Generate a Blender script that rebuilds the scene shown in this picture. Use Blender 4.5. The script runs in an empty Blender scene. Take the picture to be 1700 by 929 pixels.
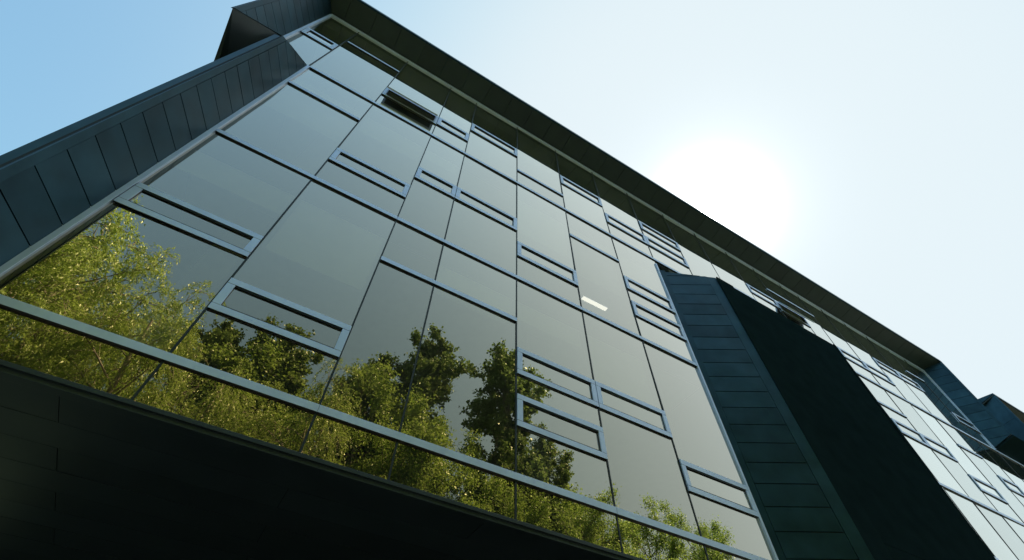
import bpy, bmesh, math, random
import numpy as np
from mathutils import Vector, Matrix

random.seed(7)
SC = bpy.context.scene
COL = SC.collection
D = 4.0                      # metres from the camera to the glass
H0 = 1.6                     # eye height

# ------------------------------------------------------------------ camera
R = np.array([[0.85813331, 0.41710595, 0.29938247],
              [-0.5133261, 0.68545028, 0.51638574],
              [0.01017577, -0.59680863, 0.80231908]])
cam_d = bpy.data.cameras.new("camera")
cam = bpy.data.objects.new("camera", cam_d)
COL.objects.link(cam)
cam_d.sensor_width = 36.0
cam_d.lens = 16.6968
cam_d.clip_start = 0.05
cam_d.clip_end = 5000.0
m = Matrix([[R[i][0], -R[i][1], -R[i][2]] for i in range(3)]).to_4x4()
m.translation = Vector((0, 0, H0))
cam.matrix_world = m
SC.camera = cam

# ------------------------------------------------------------------ light
SUN = Vector((0.547089, 0.181689, 0.817119)).normalized()
SUN_EL = math.asin(SUN.z)
SUN_AZ = math.atan2(SUN.x, SUN.y)          # clockwise from +Y, as the sky texture counts it
SC.view_settings.view_transform = 'Standard'
SC.view_settings.look = 'None'
SC.view_settings.gamma = 1.0
SC.view_settings.exposure = 1.32
W = bpy.data.worlds.new("World")
SC.world = W
W.use_nodes = True
nt = W.node_tree
nt.nodes.clear()
N = nt.nodes.new
L = nt.links.new
out = N('ShaderNodeOutputWorld')
sky = N('ShaderNodeTexSky')
sky.sky_type = 'NISHITA'
sky.sun_disc = False
sky.sun_elevation = SUN_EL
sky.sun_rotation = SUN_AZ
sky.altitude = 100
sky.air_density = 1.0
sky.dust_density = 1.8
sky.ozone_density = 2.0
bg = N('ShaderNodeBackground')
bg.inputs['Strength'].default_value = 0.125
tint = N('ShaderNodeVectorMath'); tint.operation = 'MULTIPLY'; tint.inputs[1].default_value = (0.94, 1.20, 1.13)
L(sky.outputs[0], tint.inputs[0])
def mth(op, a, b=None, clamp=False):
    n = N('ShaderNodeMath'); n.operation = op; n.use_clamp = clamp
    for i, v in enumerate((a, b)):
        if v is None: continue
        if isinstance(v, (int, float)): n.inputs[i].default_value = v
        else: L(v, n.inputs[i])
    return n.outputs[0]
# hazy aureole of the bright air round the sun, and the sun's own disc
tc = N('ShaderNodeTexCoord')
nrm = N('ShaderNodeVectorMath'); nrm.operation = 'NORMALIZE'
L(tc.outputs['Generated'], nrm.inputs[0])
dot = N('ShaderNodeVectorMath'); dot.operation = 'DOT_PRODUCT'
L(nrm.outputs[0], dot.inputs[0]); dot.inputs[1].default_value = SUN
c = mth('MAXIMUM', dot.outputs['Value'], 0.0)
wide = mth('ADD', mth('MULTIPLY', mth('POWER', c, 3.2), 1.2), mth('MULTIPLY', mth('POWER', c, 22.0), 0.8))
# the hazy sky saturates softly towards the sun instead of running away
sep = N('ShaderNodeSeparateXYZ'); L(tint.outputs[0], sep.inputs[0])
cmb = N('ShaderNodeCombineXYZ')
for i, lim in enumerate((2.58, 2.92, 3.08)):
    x = mth('ADD', sep.outputs[i], mth('MULTIPLY', wide, (0.85, 0.88, 0.86)[i]))
    den = mth('POWER', mth('ADD', mth('POWER', mth('DIVIDE', x, lim), 3.5), 1.0), 1 / 3.5)
    L(mth('DIVIDE', x, den), cmb.inputs[i])
L(cmb.outputs[0], bg.inputs['Color'])
glow = mth('MULTIPLY', mth('POWER', c, 90.0), 0.10)
glow = mth('ADD', glow, mth('MULTIPLY', mth('POWER', c, 420.0), 0.9))
glow = mth('ADD', glow, mth('MULTIPLY', mth('POWER', c, 9000.0), 20.0))
bg2 = N('ShaderNodeBackground')
bg2.inputs['Color'].default_value = (1.0, 0.985, 0.96, 1)
L(glow, bg2.inputs['Strength'])
add = N('ShaderNodeAddShader')
L(bg.outputs[0], add.inputs[0]); L(bg2.outputs[0], add.inputs[1]); L(add.outputs[0], out.inputs[0])

sd = bpy.data.lights.new("sun", 'SUN')
sd.energy = 5.0
sd.angle = math.radians(0.53)
sd.color = (1.0, 0.95, 0.86)
so = bpy.data.objects.new("sun", sd)
COL.objects.link(so)
so.rotation_euler = SUN.to_track_quat('Z', 'Y').to_euler()
so.location = SUN * 60

# ------------------------------------------------------------------ materials
def newmat(name):
    mt = bpy.data.materials.new(name); mt.use_nodes = True
    t = mt.node_tree; t.nodes.clear()
    return mt, t, t.nodes.new('ShaderNodeOutputMaterial')

def metal_mat(name, col, metallic, rough, noise=0.12, bump=0.0, scale=1.5, streak=1.0, island=0.0, spec=0.5):
    mt, t, o = newmat(name)
    p = t.nodes.new('ShaderNodeBsdfPrincipled')
    p.inputs['Metallic'].default_value = metallic
    p.inputs['Specular IOR Level'].default_value = spec
    co = t.nodes.new('ShaderNodeTexCoord')
    mp = t.nodes.new('ShaderNodeMapping'); mp.inputs['Scale'].default_value = (scale, scale, scale / streak)
    t.links.new(co.outputs['Object'], mp.inputs[0])
    nz = t.nodes.new('ShaderNodeTexNoise'); nz.inputs['Scale'].default_value = 2.0; nz.inputs['Detail'].default_value = 6
    t.links.new(mp.outputs[0], nz.inputs['Vector'])
    rmp = t.nodes.new('ShaderNodeMapRange')
    rmp.inputs['To Min'].default_value = 1 - noise; rmp.inputs['To Max'].default_value = 1 + noise
    rmp.inputs['From Min'].default_value = 0.3; rmp.inputs['From Max'].default_value = 0.7
    t.links.new(nz.outputs['Fac'], rmp.inputs['Value'])
    fac = rmp.outputs[0]
    if island:
        g = t.nodes.new('ShaderNodeNewGeometry')
        r2 = t.nodes.new('ShaderNodeMapRange'); r2.inputs['To Min'].default_value = 1 - island; r2.inputs['To Max'].default_value = 1 + island
        t.links.new(g.outputs['Random Per Island'], r2.inputs['Value'])
        mu = t.nodes.new('ShaderNodeMath'); mu.operation = 'MULTIPLY'
        t.links.new(fac, mu.inputs[0]); t.links.new(r2.outputs[0], mu.inputs[1]); fac = mu.outputs[0]
    vm = t.nodes.new('ShaderNodeVectorMath'); vm.operation = 'SCALE'
    vm.inputs[0].default_value = col
    t.links.new(fac, vm.inputs['Scale'])
    t.links.new(vm.outputs[0], p.inputs['Base Color'])
    rr = t.nodes.new('ShaderNodeMapRange')
    rr.inputs['To Min'].default_value = rough - 0.07; rr.inputs['To Max'].default_value = rough + 0.07
    t.links.new(nz.outputs['Fac'], rr.inputs['Value']); t.links.new(rr.outputs[0], p.inputs['Roughness'])
    if bump:
        n2 = t.nodes.new('ShaderNodeTexNoise'); n2.inputs['Scale'].default_value = 1.3; n2.inputs['Detail'].default_value = 1
        t.links.new(co.outputs['Object'], n2.inputs['Vector'])
        b = t.nodes.new('ShaderNodeBump'); b.inputs['Strength'].default_value = bump; b.inputs['Distance'].default_value = 0.05
        t.links.new(n2.outputs['Fac'], b.inputs['Height']); t.links.new(b.outputs[0], p.inputs['Normal'])
    t.links.new(p.outputs[0], o.inputs[0])
    return mt

M = {}
M['clad'] = metal_mat('teal zinc cladding', (0.023, 0.058, 0.078), 0.8, 0.46, 0.22, 0.6, island=0.18)
M['clad_dark'] = metal_mat('dark soffit cladding', (0.030, 0.042, 0.044), 0.10, 0.5, 0.15, 0.15, island=0.12)
M['matte'] = metal_mat('matte black cladding', (0.012, 0.023, 0.027), 0.0, 0.8, 0.15, 0.1, island=0.12, spec=0.0)
M['seam'] = metal_mat('seam shadow gap', (0.004, 0.006, 0.007), 0.0, 0.8)
M['alu'] = metal_mat('anodised aluminium', (0.60, 0.67, 0.86), 0.42, 0.42, 0.08)
M['gasket'] = metal_mat('black rubber joint', (0.008, 0.014, 0.018), 0.0, 0.5)
M['under_shade'] = metal_mat('black sash and painted bar shade', (0.006, 0.010, 0.012), 0.0, 0.45)  # shade painted as black on the bottom faces of the aluminium bars and frames
M['plaster'] = metal_mat('interior plaster', (0.42, 0.41, 0.38), 0.0, 0.9)
M['ceil'] = metal_mat('interior ceiling', (0.78, 0.77, 0.72), 0.0, 0.9)
M['carpet'] = metal_mat('interior carpet', (0.09, 0.09, 0.10), 0.0, 1.0)
M['blind'] = metal_mat('roller blind cloth', (0.80, 0.78, 0.70), 0.0, 0.9, 0.05)
M['roof'] = metal_mat('roof membrane', (0.10, 0.10, 0.10), 0.0, 0.9)

def glass_mat():
    mt, t, o = newmat('coated facade glass')
    nn, ln = t.nodes.new, t.links.new
    co = nn('ShaderNodeTexCoord')
    nz = nn('ShaderNodeTexNoise'); nz.inputs['Scale'].default_value = 0.55; nz.inputs['Detail'].default_value = 1.5
    oi = nn('ShaderNodeObjectInfo'); va = nn('ShaderNodeVectorMath'); va.operation = 'MULTIPLY_ADD'
    va.inputs[1].default_value = (1, 1, 1)
    vr = nn('ShaderNodeVectorMath'); vr.operation = 'SCALE'; vr.inputs[0].default_value = (37, 11, 23)
    ln(oi.outputs['Random'], vr.inputs['Scale']); ln(co.outputs['Object'], va.inputs[0]); ln(vr.outputs[0], va.inputs[2])
    ln(va.outputs[0], nz.inputs['Vector'])
    b = nn('ShaderNodeBump'); b.inputs['Strength'].default_value = 0.085; b.inputs['Distance'].default_value = 0.03
    ln(nz.outputs['Fac'], b.inputs['Height'])
    # reflectance of a coated double pane: about a fifth head-on, rising early towards grazing
    ge = nn('ShaderNodeNewGeometry'); dt = nn('ShaderNodeVectorMath'); dt.operation = 'DOT_PRODUCT'
    ln(ge.outputs['Incoming'], dt.inputs[0]); ln(ge.outputs['Normal'], dt.inputs[1])
    def mm(op, a, b2=None):
        q = nn('ShaderNodeMath'); q.operation = op
        for i, v in enumerate((a, b2)):
            if v is None: continue
            if isinstance(v, (int, float)): q.inputs[i].default_value = v
            else: ln(v, q.inputs[i])
        return q.outputs[0]
    cs = mm('ABSOLUTE', dt.outputs['Value'])
    refl = mm('ADD', mm('MULTIPLY', mm('POWER', mm('SUBTRACT', 1.0, cs), 1.5), 1.08), 0.22)
    refl = mm('MINIMUM', refl, 0.96)
    gl = nn('ShaderNodeBsdfGlossy'); gl.inputs['Roughness'].default_value = 0.0
    ln(b.outputs[0], gl.inputs['Normal'])
    tr = nn('ShaderNodeBsdfTransparent'); tr.inputs['Color'].default_value = (0.52, 0.52, 0.48, 1)
    mx = nn('ShaderNodeMixShader')
    gt = nn('ShaderNodeMix'); gt.data_type = 'RGBA'
    gt.inputs[6].default_value = (1.0, 0.71, 0.45, 1); gt.inputs[7].default_value = (0.86, 0.98, 1, 1)
    ln(mm('POWER', mm('SUBTRACT', 1.0, cs), 1.35), gt.inputs[0])
    pv = nn('ShaderNodeMapRange'); pv.inputs['To Min'].default_value = 0.90; pv.inputs['To Max'].default_value = 1.06
    ln(oi.outputs['Random'], pv.inputs['Value'])
    sc = nn('ShaderNodeVectorMath'); sc.operation = 'SCALE'; ln(gt.outputs[2], sc.inputs[0]); ln(pv.outputs[0], sc.inputs['Scale'])
    ln(sc.outputs[0], gl.inputs['Color'])
    ln(refl, mx.inputs[0]); ln(tr.outputs[0], mx.inputs[1]); ln(gl.outputs[0], mx.inputs[2])
    # a thin film of dust on the outer face
    df = nn('ShaderNodeBsdfDiffuse'); df.inputs['Color'].default_value = (0.45, 0.44, 0.38, 1)
    n2 = nn('ShaderNodeTexNoise'); n2.inputs['Scale'].default_value = 1.2; n2.inputs['Detail'].default_value = 7; n2.inputs['Roughness'].default_value = 0.65
    mp = nn('ShaderNodeMapping'); mp.inputs['Scale'].default_value = (1, 1, 0.35)
    ln(co.outputs['Object'], mp.inputs[0]); ln(mp.outputs[0], n2.inputs['Vector'])
    mr = nn('ShaderNodeMapRange'); mr.inputs['From Min'].default_value = 0.3; mr.inputs['From Max'].default_value = 0.75
    mr.inputs['To Min'].default_value = 0.012; mr.inputs['To Max'].default_value = 0.045
    ln(n2.outputs['Fac'], mr.inputs['Value'])
    m2 = nn('ShaderNodeMixShader')
    ln(mr.outputs[0], m2.inputs[0]); ln(mx.outputs[0], m2.inputs[1]); ln(df.outputs[0], m2.inputs[2])
    ln(m2.outputs[0], o.inputs[0])
    return mt
M['glass'] = glass_mat()

def leaf_mat(name, c1, c2, trans):
    mt, t, o = newmat(name)
    nn, ln = t.nodes.new, t.links.new
    g = nn('ShaderNodeNewGeometry')
    cr = nn('ShaderNodeMix'); cr.data_type = 'RGBA'
    cr.inputs[6].default_value = (*c1, 1); cr.inputs[7].default_value = (*c2, 1)
    ln(g.outputs['Random Per Island'], cr.inputs[0])
    d = nn('ShaderNodeBsdfDiffuse'); tl = nn('ShaderNodeBsdfTranslucent'); gl = nn('ShaderNodeBsdfGlossy')
    gl.inputs['Roughness'].default_value = 0.5
    gl.inputs['Color'].default_value = (0.75, 0.8, 0.5, 1)
    ln(cr.outputs[2], d.inputs[0]); ln(cr.outputs[2], tl.inputs[0])
    m1 = nn('ShaderNodeMixShader'); m1.inputs[0].default_value = trans
    ln(d.outputs[0], m1.inputs[1]); ln(tl.outputs[0], m1.inputs[2])
    fr = nn('ShaderNodeFresnel'); fr.inputs['IOR'].default_value = 1.45
    m2 = nn('ShaderNodeMixShader')
    fm = nn('ShaderNodeMath'); fm.operation = 'MULTIPLY'; fm.inputs[1].default_value = 0.15; ln(fr.outputs[0], fm.inputs[0])
    ln(fm.outputs[0], m2.inputs[0]); ln(m1.outputs[0], m2.inputs[1]); ln(gl.outputs[0], m2.inputs[2])
    ln(m2.outputs[0], o.inputs[0])
    return mt
M['leaf_willow'] = leaf_mat('willow leaves', (0.26, 0.38, 0.05), (0.45, 0.60, 0.13), 0.55)
M['leaf_dark'] = leaf_mat('dark poplar leaves', (0.05, 0.095, 0.018), (0.23, 0.33, 0.075), 0.45)
M['leaf_mid'] = leaf_mat('ash leaves', (0.18, 0.29, 0.036), (0.38, 0.52, 0.10), 0.52)
M['bark'] = metal_mat('grey bark', (0.16, 0.14, 0.10), 0.0, 0.95, 0.35, 0.6, 4.0, 3.0)
M['bark_pale'] = metal_mat('pale willow bark', (0.30, 0.27, 0.17), 0.0, 0.95, 0.3, 0.6, 4.0, 3.0)

# ------------------------------------------------------------------ mesh helpers
class MB:
    def __init__(s): s.v = []; s.f = []; s.mi = []; s.keep = False
    def add(s, vs, fs, mi=0):
        o = len(s.v); s.v += [tuple(v) for v in vs]
        for f in fs: s.f.append(tuple(i + o for i in f)); s.mi.append(mi)
    def box(s, x0, x1, y0, y1, z0, z1, mi=0, bottom=None):
        vs = [(x, y, z) for z in (z0, z1) for y in (y0, y1) for x in (x0, x1)]
        fs = [(4, 5, 7, 6), (0, 1, 5, 4), (1, 3, 7, 5), (3, 2, 6, 7), (2, 0, 4, 6)]
        s.add(vs, fs, mi)
        o = len(s.v) - 8
        s.f.append(tuple(o + i for i in (0, 2, 3, 1))); s.mi.append(mi if bottom is None else bottom)
    def prism(s, poly, n, mi=0):
        """polygon (list of 3D points) extruded by vector n"""
        k = len(poly); n = Vector(n)
        a = [Vector(p) for p in poly]; b = [p + n for p in a]
        fs = [tuple(range(k)), tuple(range(2 * k - 1, k - 1, -1))] + [(i, i + k, (i + 1) % k + k, (i + 1) % k) for i in range(k)]
        s.add(a + b, fs, mi)
    def loft(s, a, b, mi=0):
        k = len(a)
        fs = [tuple(range(k)), tuple(range(2 * k - 1, k - 1, -1))] + [(i, i + k, (i + 1) % k + k, (i + 1) % k) for i in range(k)]
        s.add(list(a) + list(b), fs, mi)
    def build(s, name, mats, parent=None, origin=(0, 0, 0), bevel=0.0):
        if not isinstance(mats, (list, tuple)): mats = [mats]
        me = bpy.data.meshes.new(name)
        o = Vector(origin)
        me.from_pydata([tuple(Vector(v) - o) for v in s.v], [], s.f)
        for mm in mats: me.materials.append(mm)
        me.polygons.foreach_set('material_index', s.mi)
        me.validate(); me.update()
        if not s.keep:
            bm = bmesh.new(); bm.from_mesh(me); bmesh.ops.recalc_face_normals(bm, faces=bm.faces); bm.to_mesh(me); bm.free()
        ob = bpy.data.objects.new(name, me); COL.objects.link(ob); ob.location = o
        if parent: ob.parent = parent
        if bevel:
            bv = ob.modifiers.new('bevel', 'BEVEL'); bv.width = bevel; bv.segments = 2; bv.limit_method = 'ANGLE'
        return ob

def tag(o, label=None, cat=None, group=None, kind=None):
    for k, v in (('label', label), ('category', cat), ('group', group), ('kind', kind)):
        if v: o[k] = v
    return o
def empty(name, loc=(0, 0, 0), rz=0):
    o = bpy.data.objects.new(name, None); COL.objects.link(o); o.location = loc; o.rotation_euler = (0, 0, rz)
    o.empty_display_size = 0.3
    return o

def P(u, y, w): return Vector((u * D, y * D, w * D + H0))     # design grid: one unit = 4 m, heights from the eye

# ------------------------------------------------------------------ ground
def ground():
    mt, t, o = newmat('mown grass')
    p = t.nodes.new('ShaderNodeBsdfPrincipled'); p.inputs['Roughness'].default_value = 0.95
    n = t.nodes.new('ShaderNodeTexNoise'); n.inputs['Scale'].default_value = 0.8; n.inputs['Detail'].default_value = 8
    co = t.nodes.new('ShaderNodeTexCoord'); t.links.new(co.outputs['Object'], n.inputs['Vector'])
    r = t.nodes.new('ShaderNodeValToRGB'); r.color_ramp.elements[0].color = (0.022, 0.040, 0.014, 1); r.color_ramp.elements[1].color = (0.05, 0.075, 0.03, 1)
    t.links.new(n.outputs['Fac'], r.inputs[0]); t.links.new(r.outputs[0], p.inputs['Base Color']); t.links.new(p.outputs[0], o.inputs[0])
    b = MB(); b.add([(-1500, -1500, 0), (1500, -1500, 0), (1500, 1500, 0), (-1500, 1500, 0)], [(0, 1, 2, 3)])
    g = b.build('ground', mt); tag(g, kind='structure')
    pm, t, o = newmat('concrete paving')
    p = t.nodes.new('ShaderNodeBsdfPrincipled'); p.inputs['Roughness'].default_value = 0.85
    br = t.nodes.new('ShaderNodeTexBrick'); br.inputs['Scale'].default_value = 1.6; br.inputs['Mortar Size'].default_value = 0.008
    br.inputs['Color1'].default_value = (0.10, 0.10, 0.10, 1); br.inputs['Color2'].default_value = (0.13, 0.13, 0.13, 1); br.inputs['Mortar'].default_value = (0.08, 0.08, 0.07, 1)
    co = t.nodes.new('ShaderNodeTexCoord'); t.links.new(co.outputs['Object'], br.inputs['Vector'])
    t.links.new(br.outputs[0], p.inputs['Base Color']); t.links.new(p.outputs[0], o.inputs[0])
    b = MB(); b.box(-40, 60, -2.2, 7.9, -0.05, 0.02)
    tag(b.build('pavement', pm), kind='structure')
ground()

# ------------------------------------------------------------------ building
BL = empty('office_building', (10, 8, 0))
tag(BL, 'modern office building with glass facade, silver window frames and dark teal metal fins', 'building')
OX = Vector((10, 8, 0))
def part(mb, name, mats, parent=BL, bevel=0.0, off=None):
    o = mb.build(name, mats, None, (0, 0, 0), bevel)
    o.parent = parent
    base = Vector((0, 0, 0)); q = parent
    while q: base += q.location; q = q.parent
    o.location = -base
    return o

Y0 = 1.0
TIP = 0.838
FR = 0.9942                   # bar fronts stand 7 cm proud of the glass
BW = 0.0175                   # bar height in grid units (7 cm)

def clip(poly, a, b, cc):     # keep a*s+b*z<=cc
    r = []
    for i in range(len(poly)):
        p, q = poly[i], poly[(i + 1) % len(poly)]
        dp, dq = a * p[0] + b * p[1] - cc, a * q[0] + b * q[1] - cc
        if dp <= 0: r.append(p)
        if dp * dq < 0:
            t = dp / (dp - dq); r.append((p[0] + (q[0] - p[0]) * t, p[1] + (q[1] - p[1]) * t))
    return r

def clad_face(mb, p0, p1, ring, zs, thick=0.03, trim=(0.0, 0.09), gap=0.012, mi=0, seams='z', vs=None):
    """panels on the vertical plane through plan points p0->p1 (metres); ring is the outline in (s, z) metres."""
    p0 = Vector((p0[0], p0[1], 0)); p1 = Vector((p1[0], p1[1], 0))
    d = (p1 - p0); Ls = d.length; d.normalize()
    n = -Vector((0, 0, 1)).cross(d)         # outward: right-hand side of p0 -> p1
    def to3(s, z, off): return p0 + d * s + Vector((0, 0, z)) + n * off
    def panel(poly, off=0.0):
        if len(poly) < 3: return
        tilt = random.uniform(-0.004, 0.004); cz = sum(q[1] for q in poly) / len(poly)
        a = [to3(s, z, off + (z - cz) * tilt * 2) for s, z in poly]
        mb.loft(a, [q - n * thick for q in a], mi)
    def cell(s0, s1, z0, z1):
        poly = list(ring)
        for a, b, cc in ((-1, 0, -s0), (1, 0, s1), (0, -1, -z0), (0, 1, z1)): poly = clip(poly, a, b, cc)
        return poly
    g = gap / 2
    smax = max(q[0] for q in ring)
    a0, a1 = trim
    for k in range(len(zs) - 1):
        poly = cell(a0 + (g if a0 else 0), smax - a1 - (g if a1 else 0), zs[k] + g, zs[k + 1] - g)
        panel(poly)
    if a1: panel(cell(smax - a1, smax, -99, 99), 0.002)
    if a0: panel(cell(0, a0, -99, 99), 0.002)
    # dark backing behind the gaps
    mb.loft([to3(s, z, -0.012) for s, z in ring], [to3(s, z, -0.05) for s, z in ring], 1)

def m_(u): return u * D
def zz(w): return w * D + H0
SE = 0.0888
ZS = [zz(0.838 + SE * k) for k in range(-14, 34)]

# --- left lower fin: base (-.6,1) tip (-.666,.838)
b = MB()
def fin_len(a, c): return math.hypot((a[0] - c[0]) * D, (a[1] - c[1]) * D)
bl, tl = (-0.6, 1.0), (-0.666, TIP)
Lf = fin_len(bl, tl)
clad_face(b, (m_(tl[0]), m_(tl[1])), (m_(bl[0]), m_(bl[1])),
          [(0, zz(0.565)), (Lf, zz(0.565)), (Lf, zz(2.49)), (0, zz(2.25))], ZS, trim=(0.085, 0.0))
# face seen from +x side : check normal below
plan = [(-0.612, 1.0), (-0.668, TIP + .004), (-0.70, TIP + .01), (-0.672, 1.03), (-0.672, 3.6), (-0.612, 3.6)]
tops = [2.49, 2.245, 2.245, 2.5, 2.5, 2.5]
b.loft([P(x, y, 0.565) for x, y in plan], [P(x, y, t) for (x, y), t in zip(plan, tops)], 0)
part(b, 'fin', [M['clad'], M['seam']])

# --- left upper fin and side
b = MB()
bu, tu = (-0.79, 1.0), (-0.875, TIP)
Lf = fin_len(bu, tu)
clad_face(b, (m_(tu[0]), m_(tu[1])), (m_(bu[0]), m_(bu[1])),
          [(0, zz(2.25)), (Lf, zz(2.68)), (Lf, zz(3.47)), (0, zz(3.495))], ZS, trim=(0.085, 0.0))
plan = [(-0.80, 1.0), (-0.878, TIP + .003), (-0.912, 1.142), (-0.985, 3.6), (-0.80, 3.6)]
bot = [2.68, 2.25, 2.25, 2.25, 2.68]
top = [3.46, 3.49, 3.49, 3.49, 3.46]
b.loft([P(x, y, t) for (x, y), t in zip(plan, bot)], [P(x, y, t) for (x, y), t in zip(plan, top)], 2)
part(b, 'fin', [M['clad'], M['seam'], M['clad_dark']])
# infill between the lower side wall and the upper one
b = MB()
b.box(m_(-0.79), m_(-0.612), m_(1.03), m_(3.6), zz(2.51), zz(2.60))
part(b, 'floor_slab', M['clad_dark'])

# --- right upper fin : base (5.54,1) tip (5.645,.838), faces left
def right_fin(bx, tx, zb, zt, name='fin'):
    b = MB()
    Lf = fin_len((bx, 1), (tx, TIP))
    clad_face(b, (m_(bx), m_(1.0)), (m_(tx), m_(TIP)),
              [(0, zz(zb)), (Lf, zz(zt)), (Lf, zz(3.495)), (0, zz(3.47))], ZS, trim=(0.0, 0.085))
    plan = [(bx + .012, 1.0), (tx + .004, TIP + .003), (tx + .04, TIP + .01), (bx + .09, 1.05), (bx + .09, 1.8), (bx + .012, 1.8)]
    b.loft([P(x, y, t) for (x, y), t in zip(plan, [zb, zt, zt, zb, zb, zb])], [P(x, y, 3.46 if i in (0, 3, 4, 5) else 3.49) for i, (x, y) in enumerate(plan)], 0)
    part(b, name, [M['clad'], M['seam']])
right_fin(5.54, 5.645, 2.53, 2.62)
# thin sloping link under the gap, then the next picture frame
b = MB()
b.loft([P(5.56, 1.0, 2.515), P(5.66, TIP, 2.60), P(9.5, TIP, 2.60), P(9.5, 1.0, 2.515)],
       [P(5.56, 1.0, 2.535), P(5.66, TIP, 2.615), P(9.5, TIP, 2.615), P(9.5, 1.0, 2.535)])
part(b, 'soffit', M['matte'])
b = MB()
tn = (6.635, TIP); bk = (6.735, 1.25)
Lf = fin_len(tn, bk)
clad_face(b, (m_(bk[0]), m_(bk[1])), (m_(tn[0]), m_(tn[1])),
          [(0, zz(2.62)), (Lf, zz(2.62)), (Lf, zz(3.495)), (0, zz(3.495))], [zz(2.3 + 0.30 * k) for k in range(6)], trim=(0.0, 0.085))
plan = [(6.64, TIP + .003), (6.745, 1.25), (6.80, 3.6), (6.9, 3.6), (6.72, 1.0)]
b.loft([P(x, y, 2.62) for x, y in plan], [P(x, y, 3.49) for x, y in plan], 0)
part(b, 'fin', [M['clad'], M['seam']])

# --- clad bay
b = MB()
wl, wf = (1.612, 1.0), (1.897, 0.8355)
Lf = fin_len(wl, wf)
BZ = [zz(0.902 + 0.0889 * k) for k in range(-14, 18)]
clad_face(b, (m_(wl[0] + .006), m_(wl[1])), (m_(wf[0]), m_(wf[1])),
          [(0, -0.01), (Lf - .02, -0.01), (Lf - .02, zz(2.31)), (0, zz(2.37))], BZ, trim=(0.12, 0.20), gap=0.016)
clad_face(b, (m_(wf[0]), m_(wf[1])), (m_(2.99), m_(wf[1])),
          [(0, -0.01), (m_(2.99 - 1.897), -0.01), (m_(2.99 - 1.897), zz(2.31)), (0, zz(2.31))],
          [zz(2.31) - 12 + 3.0 * k for k in range(5)], trim=(0.55, 0.09), gap=0.008, mi=2)
plan = [(1.622, 1.0), (1.899, 0.839), (2.988, 0.839), (3.268, 1.0), (3.268, 1.25), (1.622, 1.25)]
tz = [2.365, 2.305, 2.305, 2.365, 2.39, 2.39]
b.loft([P(x, y, -H0 / D) for x, y in plan], [P(x, y, t) for (x, y), t in zip(plan, tz)], 2)
part(b, 'bay', [M['clad'], M['seam'], M['matte']])

# --- roof overhang (sloping soffit, thin fascia)
def roof(u0t, u0b, u1b, u1t, name='roof'):
    b = MB()
    n = 0
    # soffit panels
    step = 0.17
    us = [u0t + step * k for k in range(int((u1t - u0t) / step) + 1)] + [u1t]
    for a, c2 in zip(us[:-1], us[1:]):
        if c2 - a < .02: continue
        g = 0.0012
        def at(u, y):
            z = 3.455 + (1.0 - y) / (1 - TIP) * 0.035
            return P(u, y, z)
        q = [at(a + g, 1.0), at(c2 - g, 1.0), at(c2 - g, TIP + .012), at(a + g, TIP + .012)]
        dz = random.uniform(-.002, .002)
        q = [v + Vector((0, 0, dz)) for v in q]
        b.loft(q, [v + Vector((0, 0, 0.03)) for v in q], 1)
    # fascia and slab
    prof = [(TIP, 3.488), (TIP, 3.511), (1.2, 3.56), (3.6, 3.60), (3.6, 3.50), (1.0, 3.472), (TIP + .012, 3.50), (TIP + .012, 3.488)]
    b.loft([P(u0t, y, z) for y, z in prof], [P(u1t, y, z) for y, z in prof], 0)
    part(b, name, [M['clad'], M['clad_dark']])
roof(-0.885, -0.79, 5.54, 5.65)
roof(6.635, 6.75, 9.5, 9.5)

# --- overhang soffit below the glass
b = MB()
y = 1.012; row = 0
while y < 2.2:
    x = -0.672 + (0.31 if row % 2 == 0 else -0.13)
    xs = [-0.672]
    while x < 1.61:
        xs.append(x); x += 0.885
    xs.append(1.618)
    for a, c2 in zip(xs[:-1], xs[1:]):
        g = 0.0009; dz = random.uniform(-.0006, .0006)
        q = [P(a + g, y + g, .562 + dz * .4), P(c2 - g, y + g, .562 + dz * .3), P(c2 - g, y + .0985 - g, .562), P(a + g, y + .0985 - g, .562 + dz)]
        b.loft(q, [v + Vector((0, 0, 0.02)) for v in q], 0)
    y += 0.0985; row += 1
b.box(m_(-0.672), m_(1.618), m_(1.01), m_(2.2), zz(.562) + .012, zz(.60), 1)
part(b, 'soffit', [M['clad_dark'], M['seam']])
b = MB()
b.box(m_(-0.612), m_(1.612), m_(.990), m_(1.012), zz(.557), zz(.5745), 0)
b.box(m_(-0.612), m_(1.612), m_(.984), m_(.9895), zz(.566), zz(.5755), 0)
part(b, 'sill', M['clad_dark'], bevel=0.004)
b = MB()
b.box(m_(-0.672), m_(1.618), m_(2.2), m_(2.25), -0.02, zz(.565), 0)
part(b, 'wall', M['clad_dark'])
b = MB()
b.box(m_(-0.66), m_(9.4), m_(3.55), m_(3.6), -0.02, zz(3.49), 0)
b.box(m_(9.4), m_(9.5), m_(1.0), m_(3.6), -0.02, zz(3.45), 0)
b.box(m_(3.27), m_(6.9), m_(1.02), m_(1.1), -0.02, zz(.30), 0)
part(b, 'wall', M['clad_dark'])

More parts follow.
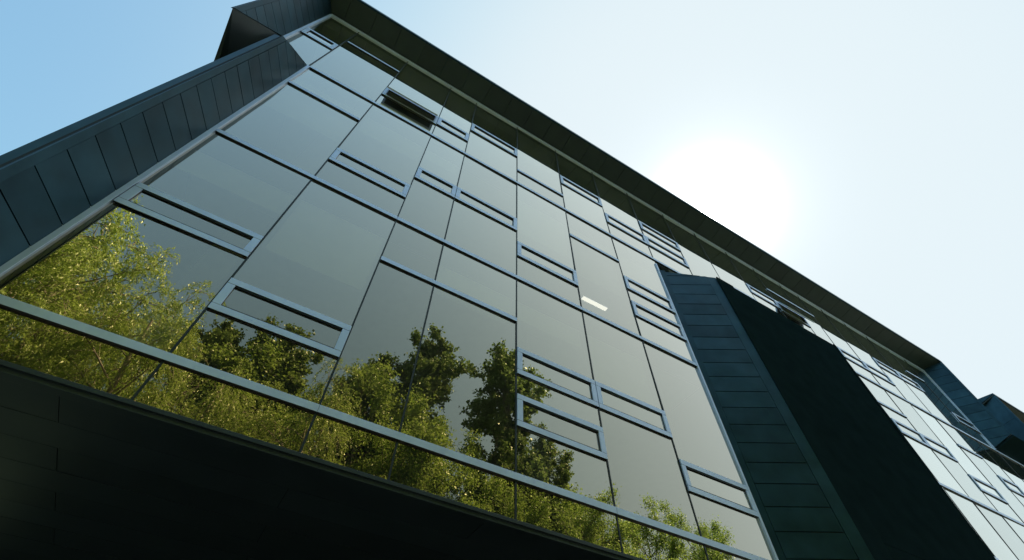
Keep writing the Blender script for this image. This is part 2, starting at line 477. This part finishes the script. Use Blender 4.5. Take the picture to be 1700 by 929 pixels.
# --- interiors
b = MB()
for w in (0.70, 1.585, 2.475):
    x0, x1 = (-0.60, 9.4)
    b.box(m_(x0), m_(x1), m_(1.022), m_(1.034), zz(w) - .42, zz(w) - .01, 2)
    b.box(m_(x0), m_(x1), m_(1.035), m_(3.54), zz(w) - .04, zz(w), 1)
    b.box(m_(x0), m_(x1), m_(1.035), m_(3.54), zz(w) - .40, zz(w) - .045, 0)
b.box(m_(-0.78), m_(5.5), m_(1.035), m_(3.54), zz(3.30), zz(3.45), 0)
part(b, 'floor_slab', [M['ceil'], M['carpet'], M['matte']])
b = MB()
for w0, w1 in ((.701, 1.484), (1.586, 2.374), (2.476, 3.299)):
    b.box(m_(-0.59), m_(5.5 if w0 > 2 else 9.3), m_(2.6), m_(2.63), zz(w0), zz(w1))
    for u in (2.2, 4.0, 5.4):
        if u == 2.2 and w0 < 2.3: continue
        b.box(m_(u), m_(u + .03), m_(1.3), m_(2.59), zz(w0), zz(w1))
part(b, 'partition_wall', M['plaster'])
for u in (-0.4, 0.75, 2.0, 3.2, 4.4, 5.3):
    for w0, w1 in ((.702, 1.483), (1.587, 2.373), (2.477, 3.298)):
        b = MB(); b.box(m_(u), m_(u) + .35, m_(1.16), m_(1.16) + .35, zz(w0), zz(w1))
        part(b, 'column', M['plaster'])

# --- glazing
TOPW = 3.44
JT = [-0.79, -0.6, -0.257, 0.068, 0.268, 0.602, 0.935, 1.272, 1.612, 1.98, 2.33, 2.69, 3.02, 3.36, 3.60, 3.925, 4.255, 4.59, 4.92, 5.2, 5.54]
JL = [-0.6, -0.257, 0.068, 0.268, 0.602, 0.935, 1.272, 1.612]
JR = [3.275, 3.60, 3.925, 4.255, 4.59, 4.92, 5.2, 5.53, 5.87, 6.2, 6.55, 6.9]
frames = [(-.6, -.257, 1.085, 1.17), (-.257, .068, .872, .97), (-.257, .068, 1.775, 1.87), (.068, .268, 1.98, 2.075), (.268, .602, 1.98, 2.075),
          (.602, .935, 1.77, 1.868), (.602, .935, 1.075, 1.175), (.935, 1.272, 1.075, 1.175), (.602, .935, .872, .97),
          (1.272, 1.612, .872, .97), (1.272, 1.612, 1.985, 2.078), (1.272, 1.612, 1.77, 1.865),
          (-.79, -.6, 2.895, 2.99), (-.257, .068, 2.68, 2.785), (.068, .268, 2.695, 2.79), (.268, .602, 2.895, 2.995), (.935, 1.272, 2.885, 2.985),
          (1.272, 1.612, 2.685, 2.785), (1.612, 1.98, 2.69, 2.785), (1.612, 1.98, 2.90, 2.99), (2.69, 3.02, 2.90, 2.99), (3.02, 3.36, 2.88, 2.985),
          (3.60, 3.925, 2.68, 2.775), (3.925, 4.255, 2.68, 2.775), (4.255, 4.59, 2.905, 2.99), (4.59, 4.92, 2.905, 2.99), (5.2, 5.54, 2.70, 2.785),
          (3.60, 3.925, 1.98, 2.08), (3.925, 4.255, 1.98, 2.08), (4.255, 4.59, 1.77, 1.87), (4.92, 5.2, 1.98, 2.075)]
opened = {(-.257, .068, 2.68, 2.785), (3.02, 3.36, 2.88, 2.985)}
bars = [(-.6, 1.612, .70), (-.6, 1.612, 1.595), (-.6, 6.9, 2.505), (3.275, 6.9, 1.60), (3.275, 6.9, .70),
        (.068, .602, 1.325), (-.6, -.257, 2.228), (.935, 1.272, 2.225), (.602, .935, 2.687), (-.6, -.257, 3.147), (2.33, 2.69, 2.775),
        (3.02, 3.60, 3.15), (4.92, 5.2, 3.155), (3.275, 3.925, 2.228), (4.59, 4.92, 2.233), (3.275, 3.60, 1.17)]
YF = FR * D                    # front of bars
def zb(w): return zz(w * 0.9942)

def frame_mesh(b, u0, u1, w0, w1):
    x0, x1 = m_(u0) + .005, m_(u1) - .005
    if (u0, w0) in [(-.6, 1.085), (-.79, 2.895)]: x0 += 0.045
    z0, z1 = zb(w0) - .042, zb(w1) + .042
    t = 0.080
    b.box(x0, x1, YF, D - .002, z1 - t, z1, 0, 1)
    b.box(x0, x1, YF, D - .002, z0, z0 + t, 0, 1)
    b.box(x0, x0 + t, YF, D - .002, z0 + t + .002, z1 - t - .002, 0, 1)
    b.box(x1 - t, x1, YF, D - .002, z0 + t + .002, z1 - t - .002, 0, 1)
    # inner sash line
    s = 0.018
    for (a, c2, d0, d1) in ((x0 + t, x1 - t, z1 - t - s, z1 - t - .001), (x0 + t, x1 - t, z0 + t + .001, z0 + t + s)):
        b.box(a, c2, D - .014, D - .003, d0, d1, 1, 1)
    return (x0 + t, x1 - t, z0 + t, z1 - t)

def pane_box(b, x0, x1, z0, z1, y=D, tilt=True):
    # one thin pane; each sits at its own minute angle, as real panes do
    a = random.uniform(-.0045, .0045) if tilt else 0; c2 = random.uniform(-.0045, .0045) if tilt else 0
    cx, cz = (x0 + x1) / 2, (z0 + z1) / 2
    pts = [(x0, z0), (x1, z0), (x1, z1), (x0, z1)]
    f = [(x, y + .006 + (x - cx) * a + (z - cz) * c2, z) for x, z in pts]
    b.keep = True
    b.add(f, [(0, 1, 2, 3)], 0)        # faces the viewer's side (-Y)

cells = []
for (u0, u1, w0, w1) in frames:
    b = MB()
    x0, x1, z0, z1 = frame_mesh(b, u0, u1, w0, w1)
    win = part(b, 'window', [M['alu'], M['under_shade']], bevel=0.003)
    pb = MB()
    if (u0, u1, w0, w1) in opened:
        # top-hung sash pushed out at the bottom
        sash = MB(); sl = (z1 - z0) + .09; ang = math.radians(20)
        top = Vector((0, D - .05, z1 + .02)); dn = Vector((0, -math.sin(ang), -math.cos(ang))); nn = Vector((0, -math.cos(ang), math.sin(ang)))
        def seg(a, c2, s0, s1, mi):
            q = [Vector((a, 0, 0)) + top + dn * s0, Vector((c2, 0, 0)) + top + dn * s0, Vector((c2, 0, 0)) + top + dn * s1, Vector((a, 0, 0)) + top + dn * s1]
            sash.loft([v + nn * .018 for v in q], [v - nn * .018 for v in q], mi)
        seg(x0 - .03, x1 + .03, 0, .05, 0); seg(x0 - .03, x1 + .03, sl - .05, sl, 0)
        seg(x0 - .03, x0 + .02, .052, sl - .052, 0); seg(x1 - .02, x1 + .03, .052, sl - .052, 0)
        seg(x0 + .021, x1 - .021, .052, sl - .052, 1)
        s_ = part(sash, 'sash', [M['alu'], M['under_shade']], parent=win)
    else:
        pane_box(pb, x0, x1, z0, z1)
        part(pb, 'pane', M['glass'], parent=win)

def breaks(u0, u1, lo, hi):
    uc = (u0 + u1) / 2
    cuts = []
    for (a, c2, w0, w1) in frames:
        if a - .01 < uc < c2 + .01: cuts.append((zb(w0) - .042, zb(w1) + .042))
    for (a, c2, w) in bars:
        if a - .01 < uc < c2 + .01: cuts.append((zb(w) - .003, zb(w) + .003))
    cuts = sorted(cc for cc in cuts if cc[1] > zz(lo) and cc[0] < zz(hi))
    z = zz(lo); r = []
    for a, c2 in cuts:
        if a - z > .03: r.append((z, a))
        z = max(z, c2)
    if zz(hi) - z > .03: r.append((z, zz(hi)))
    return r
panes = []
SILL = .576
for js, lo, hi in ((JL, SILL, 2.505 * .9942), (JT, 2.505 * .9942, TOPW), (JR, 0.30, 2.505 * .9942)):
    for u0, u1 in zip(js[:-1], js[1:]):
        for z0, z1 in breaks(u0, u1, lo, hi):
            panes.append((m_(u0) + .004, m_(u1) - .004, z0 + .002, z1 - .002))
panes.sort(key=lambda p: -(p[1] - p[0]) * (p[3] - p[2]) / (1 + ((p[0] + p[1]) / 2 / D) ** 2 + (((p[2] + p[3]) / 2 - H0) / D) ** 2) ** 1.5)
print('PANES', len(panes))
for p in panes[:99]:
    b = MB(); pane_box(b, *p); part(b, 'glass_pane', M['glass'])
if len(panes) > 99:
    b = MB()
    for p in panes[99:]: pane_box(b, *p)
    tag(part(b, 'glass_panes', M['glass']), kind='stuff')

for js, lo, hi in ((JL[1:-1], SILL, 2.505 * .9942), (JT[1:-1], 2.505 * .9942, TOPW), (JR[1:-1], 0.30, 2.505 * .9942)):
    for u in js:
        b = MB(); b.box(m_(u) - .010, m_(u) + .010, D - .003, D + .07, zz(lo), zz(hi) - .003)
        part(b, 'mullion', M['gasket'])
for (u0, u1, w) in bars:
    b = MB()
    x0, x1 = m_(u0) + (.045 if u0 in (-.6, -.79) else .004), m_(u1) - .004
    z = zb(w)
    if u1 == 6.9 and u0 == -.6:    # long transom, in lengths that butt together
        segs = [(x0, m_(1.612) - .003), (m_(1.612), m_(3.36)), (m_(3.36) + .003, m_(5.2)), (m_(5.2) + .003, m_(6.9))]
    elif u1 - u0 > 1.5: 
        js = JL if u0 < 0 else JR
        ks = [j for j in js if u0 < j < u1][1::3]
        e = [x0] + [m_(k) for k in ks] + [x1]
        segs = [(a + .0015, c2 - .0015) for a, c2 in zip(e[:-1], e[1:])]
    else: segs = [(x0, x1)]
    for a, c2 in segs: b.box(a, c2, YF, D + .02, z - .041, z + .041, 0, 1)
    part(b, 'transom', [M['alu'], M['under_shade']], bevel=0.003)
# head frame and jamb frames
b = MB(); b.box(m_(-.79), m_(5.54), D - .035, D + .05, zz(3.425), zz(3.440))
part(b, 'transom', [M['alu']], bevel=0.003)
for u, w0, w1, side in ((-.6, SILL, 2.488, 1), (-.79, 2.505, 3.424, 1), (1.612, SILL, 2.44, -1), (5.54, 2.51, 3.424, -1)):
    b = MB()
    a = m_(u)
    if side > 0: b.box(a - .03, a + .040, YF - .004, D + .05, zz(w0), zz(w1), 0, 1)
    else: b.box(a - .035, a + .012, YF - .004, D + .05, zz(w0), zz(w1), 0, 1)
    part(b, 'jamb', [M['alu'], M['under_shade']], bevel=0.003)

# roller blinds part-way down behind some panes
for (u0, u1, w1, drop) in [(-.257, .068, 1.47, .30), (.268, .602, 1.47, .16), (-.6, -.257, 2.36, .38), (-.257, .068, 2.36, .18), (.602, .935, 2.36, .34),
                           (.068, .268, 3.29, .30), (.935, 1.272, 1.47, .28), (1.272, 1.612, 3.29, .35), (-.257, .068, 3.29, .22), (.602, .935, 3.29, .30), (-.6, -.257, 1.47, .12), (.068, .268, 2.36, .10), (.935, 1.272, 2.36, .45), (1.272, 1.612, 2.36, .2), (.602, .935, 1.47, .1)]:
    b = MB(); b.box(m_(u0) + .05, m_(u1) - .05, D + .11, D + .115, zz(w1 - drop), zz(w1)); b.box(m_(u0) + .05, m_(u1) - .05, D + .105, D + .12, zz(w1 - drop) - .03, zz(w1 - drop))
    part(b, 'blind', M['blind'])

# --- lit strip lamp seen through the glass on the first floor
em, t, o = newmat('lamp diffuser'); e = t.nodes.new('ShaderNodeEmission'); e.inputs['Strength'].default_value = 1.3; e.inputs['Color'].default_value = (1, .95, .84, 1); t.links.new(e.outputs[0], o.inputs[0])
cl = empty('ceiling_light', (5.72, 5.62, zz(2.375) - .06)); tag(cl, 'lit strip lamp on the ceiling behind the glass, second column left of the clad bay', 'ceiling light')
b = MB(); b.box(-.40, .40, -.07, .07, .0, .058); o1 = b.build('housing', M['alu'], cl)
b = MB(); b.box(-.38, .38, -.055, .055, -.012, -.002); o2 = b.build('diffuser', em, cl)

# ------------------------------------------------------------------ trees
def tube(V, F, p, q, r0, r1, n=6):
    d = (q - p)
    if d.length < 1e-4: return
    d.normalize(); a = d.orthogonal().normalized(); c = d.cross(a)
    o = len(V)
    for pt, r in ((p, r0), (q, r1)):
        for i in range(n):
            t = 2 * math.pi * i / n
            V.append(tuple(pt + (a * math.cos(t) + c * math.sin(t)) * r))
    for i in range(n): F.append((o + i, o + (i + 1) % n, o + n + (i + 1) % n, o + n + i))

def rv(rs, s=1.0): return Vector((rs.gauss(0, s), rs.gauss(0, s), rs.gauss(0, s)))

def branch(rs, V, F, p, d, length, r, segs, wander, up, tip=0.25):
    pts = [p.copy()]
    for k in range(segs):
        d = (d + rv(rs, wander) + Vector((0, 0, up))).normalized()
        q = p + d * (length / segs)
        ra = r * (1 - (1 - tip) * k / segs); rb = r * (1 - (1 - tip) * (k + 1) / segs)
        tube(V, F, p, q, ra, rb, 7 if r > .05 else (5 if r > .02 else 3))
        p = q; pts.append(p.copy())
    return pts, d

def along(pts, t):
    f = t * (len(pts) - 1); i = min(int(f), len(pts) - 2); return pts[i].lerp(pts[i + 1], f - i)

def make_tree_meshes(kind, H, Rc, seed):
    rs = random.Random(seed)
    V, F = [], []
    leafc = []         # (centre, axis or None, size)
    trunk, _ = branch(rs, V, F, Vector((0, 0, -0.1)), Vector((rs.uniform(-.05, .05), rs.uniform(-.05, .05), 1)), H * .93, H * .016 + .06, 12, .02 if kind == 'poplar' else .045, .10, .10)
    if kind == 'willow': nl, h0, h1 = 34, .28, .97
    elif kind == 'poplar': nl, h0, h1 = 46, .22, .98
    else: nl, h0, h1 = 38, .25, .97
    for i in range(nl):
        t = h0 + (h1 - h0) * (i + rs.random()) / nl
        p = along(trunk, t)
        az = i * 2.39996 + rs.uniform(-.5, .5)
        rel = (t - h0) / (1 - h0)
        if kind == 'poplar':
            ln = Rc * (1.0 - .5 * rel ** 1.5) * rs.uniform(.55, 1.3); el = math.radians(rs.uniform(48, 70)); up = .06
        elif kind == 'willow':
            ln = Rc * (1.0 - .5 * rel ** 2) * rs.uniform(.7, 1.2); el = math.radians(rs.uniform(25, 60)); up = -.05
        else:
            ln = Rc * (math.sin(math.pi * (.22 + .62 * rel)) ** .8) * rs.uniform(.7, 1.2); el = math.radians(rs.uniform(22, 55)); up = .02
        d = Vector((math.cos(az) * math.cos(el), math.sin(az) * math.cos(el), math.sin(el)))
        limb, dd = branch(rs, V, F, p, d, ln, .022 + .010 * ln * (1.2 - rel), 6, .12, up)
        ns = max(4, int(ln * 2.6))
        for j in range(ns):
            tt = .28 + .72 * (j + rs.random()) / ns
            q = along(limb, tt)
            d2 = (d + rv(rs, .62) + Vector((0, 0, .25 if kind != 'willow' else .0))).normalized()
            l2 = rs.uniform(.5, 1.25) * (.55 + .15 * Rc) * (1.15 - .4 * tt)
            sub, d3 = branch(rs, V, F, q, d2, l2, .016, 4, .2, .06 if kind != 'willow' else -.12)
            if kind == 'willow':
                for s in range(10):
                    o = along(sub, rs.uniform(.25, 1)) + rv(rs, .05)
                    ll = rs.uniform(.5, 1.7)
                    hd = Vector((math.cos(az) * .5 + rs.gauss(0, .3), math.sin(az) * .5 + rs.gauss(0, .3), rs.uniform(-.2, .3)))
                    pt = o.copy(); n = int(ll / .032)
                    for k in range(n):
                        hd.z -= .062; step = hd.normalized() * .032; pt = pt + step
                        leafc.append((pt + rv(rs, .035), step.normalized() + rv(rs, .35), .105 * rs.uniform(.7, 1.25), .28))
                    if rs.random() < .3: tube(V, F, o, along([o, pt], .5), .007, .005, 3)
            else:
                nt = 7
                for s in range(nt):
                    o = along(sub, rs.uniform(.3, 1.0))
                    d4 = (d3 + rv(rs, .55) + Vector((0, 0, .2))).normalized(); l4 = rs.uniform(.22, .55)
                    e2 = o + d4 * l4; tube(V, F, o, e2, .007, .003, 3)
                    nleaf = 38 if kind == 'poplar' else 44
                    sp = .075 if kind == 'poplar' else .13
                    for k in range(nleaf):
                        c = o.lerp(e2, rs.uniform(.1, 1.1)) + rv(rs, sp)
                        leafc.append((c, rv(rs, 1), (.12 if kind == 'poplar' else .09) * rs.uniform(.65, 1.25), .85 if kind == 'poplar' else .6))
    # leaves: two-triangle folded blades
    n = len(leafc)
    rng = np.random.default_rng(seed)
    C = np.array([tuple(l[0]) for l in leafc]); A = np.array([tuple(l[1]) for l in leafc]); S = np.array([l[2] for l in leafc])[:, None]; Wd = np.array([l[3] for l in leafc])[:, None]
    A /= np.linalg.norm(A, axis=1)[:, None] + 1e-9
    B = np.cross(A, rng.normal(size=(n, 3))); B /= np.linalg.norm(B, axis=1)[:, None] + 1e-9
    Nn = np.cross(A, B)
    h = A * S * .5; w = B * S * .5 * Wd
    fold = Nn * S * .12
    vs = np.stack([C - h, C + w * 1.0 - h * .1 + fold, C + h, C - w * 1.0 - h * .1 + fold], 1).reshape(-1, 3)
    me = bpy.data.meshes.new('crown')
    me.vertices.add(4 * n); me.vertices.foreach_set('co', vs.astype(np.float32).ravel())
    me.loops.add(4 * n); me.loops.foreach_set('vertex_index', np.arange(4 * n, dtype=np.int32))
    me.polygons.add(n); me.polygons.foreach_set('loop_start', np.arange(0, 4 * n, 4, dtype=np.int32)); me.polygons.foreach_set('loop_total', np.full(n, 4, dtype=np.int32))
    me.update(calc_edges=True)
    me.materials.append(M[{'willow': 'leaf_willow', 'poplar': 'leaf_dark', 'ash': 'leaf_mid'}[kind]])
    tm = bpy.data.meshes.new('trunk'); tm.from_pydata(V, [], F); tm.materials.append(M['bark_pale' if kind == 'willow' else 'bark'])
    tm.polygons.foreach_set('use_smooth', [True] * len(tm.polygons)); tm.update()
    hi = np.sort(C[:, 2])[-40:]; sel = C[C[:, 2] > hi[0]]
    return me, tm, float(hi.mean()), float(C[:, 0].mean()), float(C[:, 1].mean())

protos = {}
for kind, H, Rc in (('willow', 15, 3.6), ('poplar', 18, 2.5), ('ash', 13, 2.8)):
    for v in range(2): protos[(kind, v)] = (H, *make_tree_meshes(kind, H, Rc, 11 + v * 7 + len(kind)))

def plant(kind, var, u, wtop, dist, rz, label, sxy=1.0, group='trees lining the path behind the viewer'):
    """u, wtop: where the tree's top stands in the mirrored grid; dist: mirrored distance from the eye"""
    H, cm, tm, H, ox, oy = protos[(kind, var)]
    top = wtop * dist + H0
    name = {'willow': 'willow_tree', 'poplar': 'poplar_tree', 'ash': 'ash_tree'}[kind]
    e = empty(name, (u * dist, 2 * D - dist, 0), rz)
    s = top / H; e.scale = (s * sxy, s * sxy, s)
    off = Matrix.Rotation(rz, 3, 'Z') @ Vector((ox, oy, 0)) * s * sxy
    e.location.x -= off.x; e.location.y -= off.y
    tag(e, label, 'tree', group)
    for nm, me in (('trunk', tm), ('crown', cm)):
        o = bpy.data.objects.new(nm, me); COL.objects.link(o); o.parent = e
TREES = [
    ('willow', 0, -.62, 1.08, 14.5, 0.3, 'tallest pale willow, reflected at the far left edge of the glass', 1.15),
    ('willow', 1, -.38, .95, 15.5, 2.1, 'pale willow reflected in the large pane above the lowest silver transom, second from left', 1.0),
    ('willow', 1, -.95, 1.0, 15.0, 4.0, 'willow mostly cut off by the left fin', 1.1),
    ('poplar', 0, -.17, .84, 19.5, 1.0, 'short dark poplar reflected just right of the willows', 1.2),
    ('poplar', 1, -.02, .91, 19.0, 2.4, 'dark poplar whose tip reaches the low silver window frame', 1.15),
    ('poplar', 0, .16, .92, 18.0, 3.4, 'dark poplar half hidden behind the green ash, left of the one beside the sky gap', 1.1),
    ('poplar', 1, .27, 1.05, 17.5, 5.1, 'dark poplar reflected left of the sky gap', 1.15),
    ('poplar', 0, .575, 1.13, 17.0, 0.2, 'tallest dark poplar reflected right of the sky gap', 1.2),
    ('poplar', 1, .74, .87, 18.0, 1.7, 'slim dark poplar reflected behind the lower framed window', .95),
    ('willow', 0, -.12, .72, 14.0, 5.0, 'low pale willow reflected under the short dark poplar', .9),
    ('willow', 1, .10, .74, 13.5, 0.9, 'low pale willow reflected in the middle of the bottom strip', .9),
    ('ash', 0, .32, .76, 14.5, 2.6, 'low green ash reflected under the dark poplars', 1.0),
    ('ash', 1, .58, .68, 15.0, 4.1, 'low green ash reflected under the tallest poplar', 1.0),
    ('ash', 0, .80, .74, 15.5, 5.5, 'low green ash reflected right of the poplars', 1.0),
    ('ash', 1, 1.00, .73, 16.5, 0.5, 'round green ash reflected in the bottom right panes', 1.0),
    ('willow', 0, -.50, .86, 13.2, 3.0, 'pale willow reflected below the silver transom at the left', 1.05),
    ('willow', 1, -.28, .78, 13.8, 0.4, 'pale willow reflected below the silver transom under the first joint', 1.0),
    ('ash', 1, .20, .84, 16.5, 3.9, 'green ash reflected in front of the broad dark poplar', 1.1),
    ('ash', 0, .45, .70, 16.8, 0.7, 'low green ash reflected in the sky gap between the poplars', 1.1),
    ('ash', 0, -.05, .76, 20.5, 2.9, 'ash behind the low willows', 1.3),
    ('ash', 1, .70, .69, 19.5, 2.2, 'ash behind the slim dark poplar', 1.3),
    ('ash', 0, 1.22, .78, 16.0, 1.9, 'last green ash reflected before the clad bay', .8),
]
for k, v, u, w, dist, rz, lab, sx in TREES: plant(k, v, u, w, dist, rz, lab, sx)
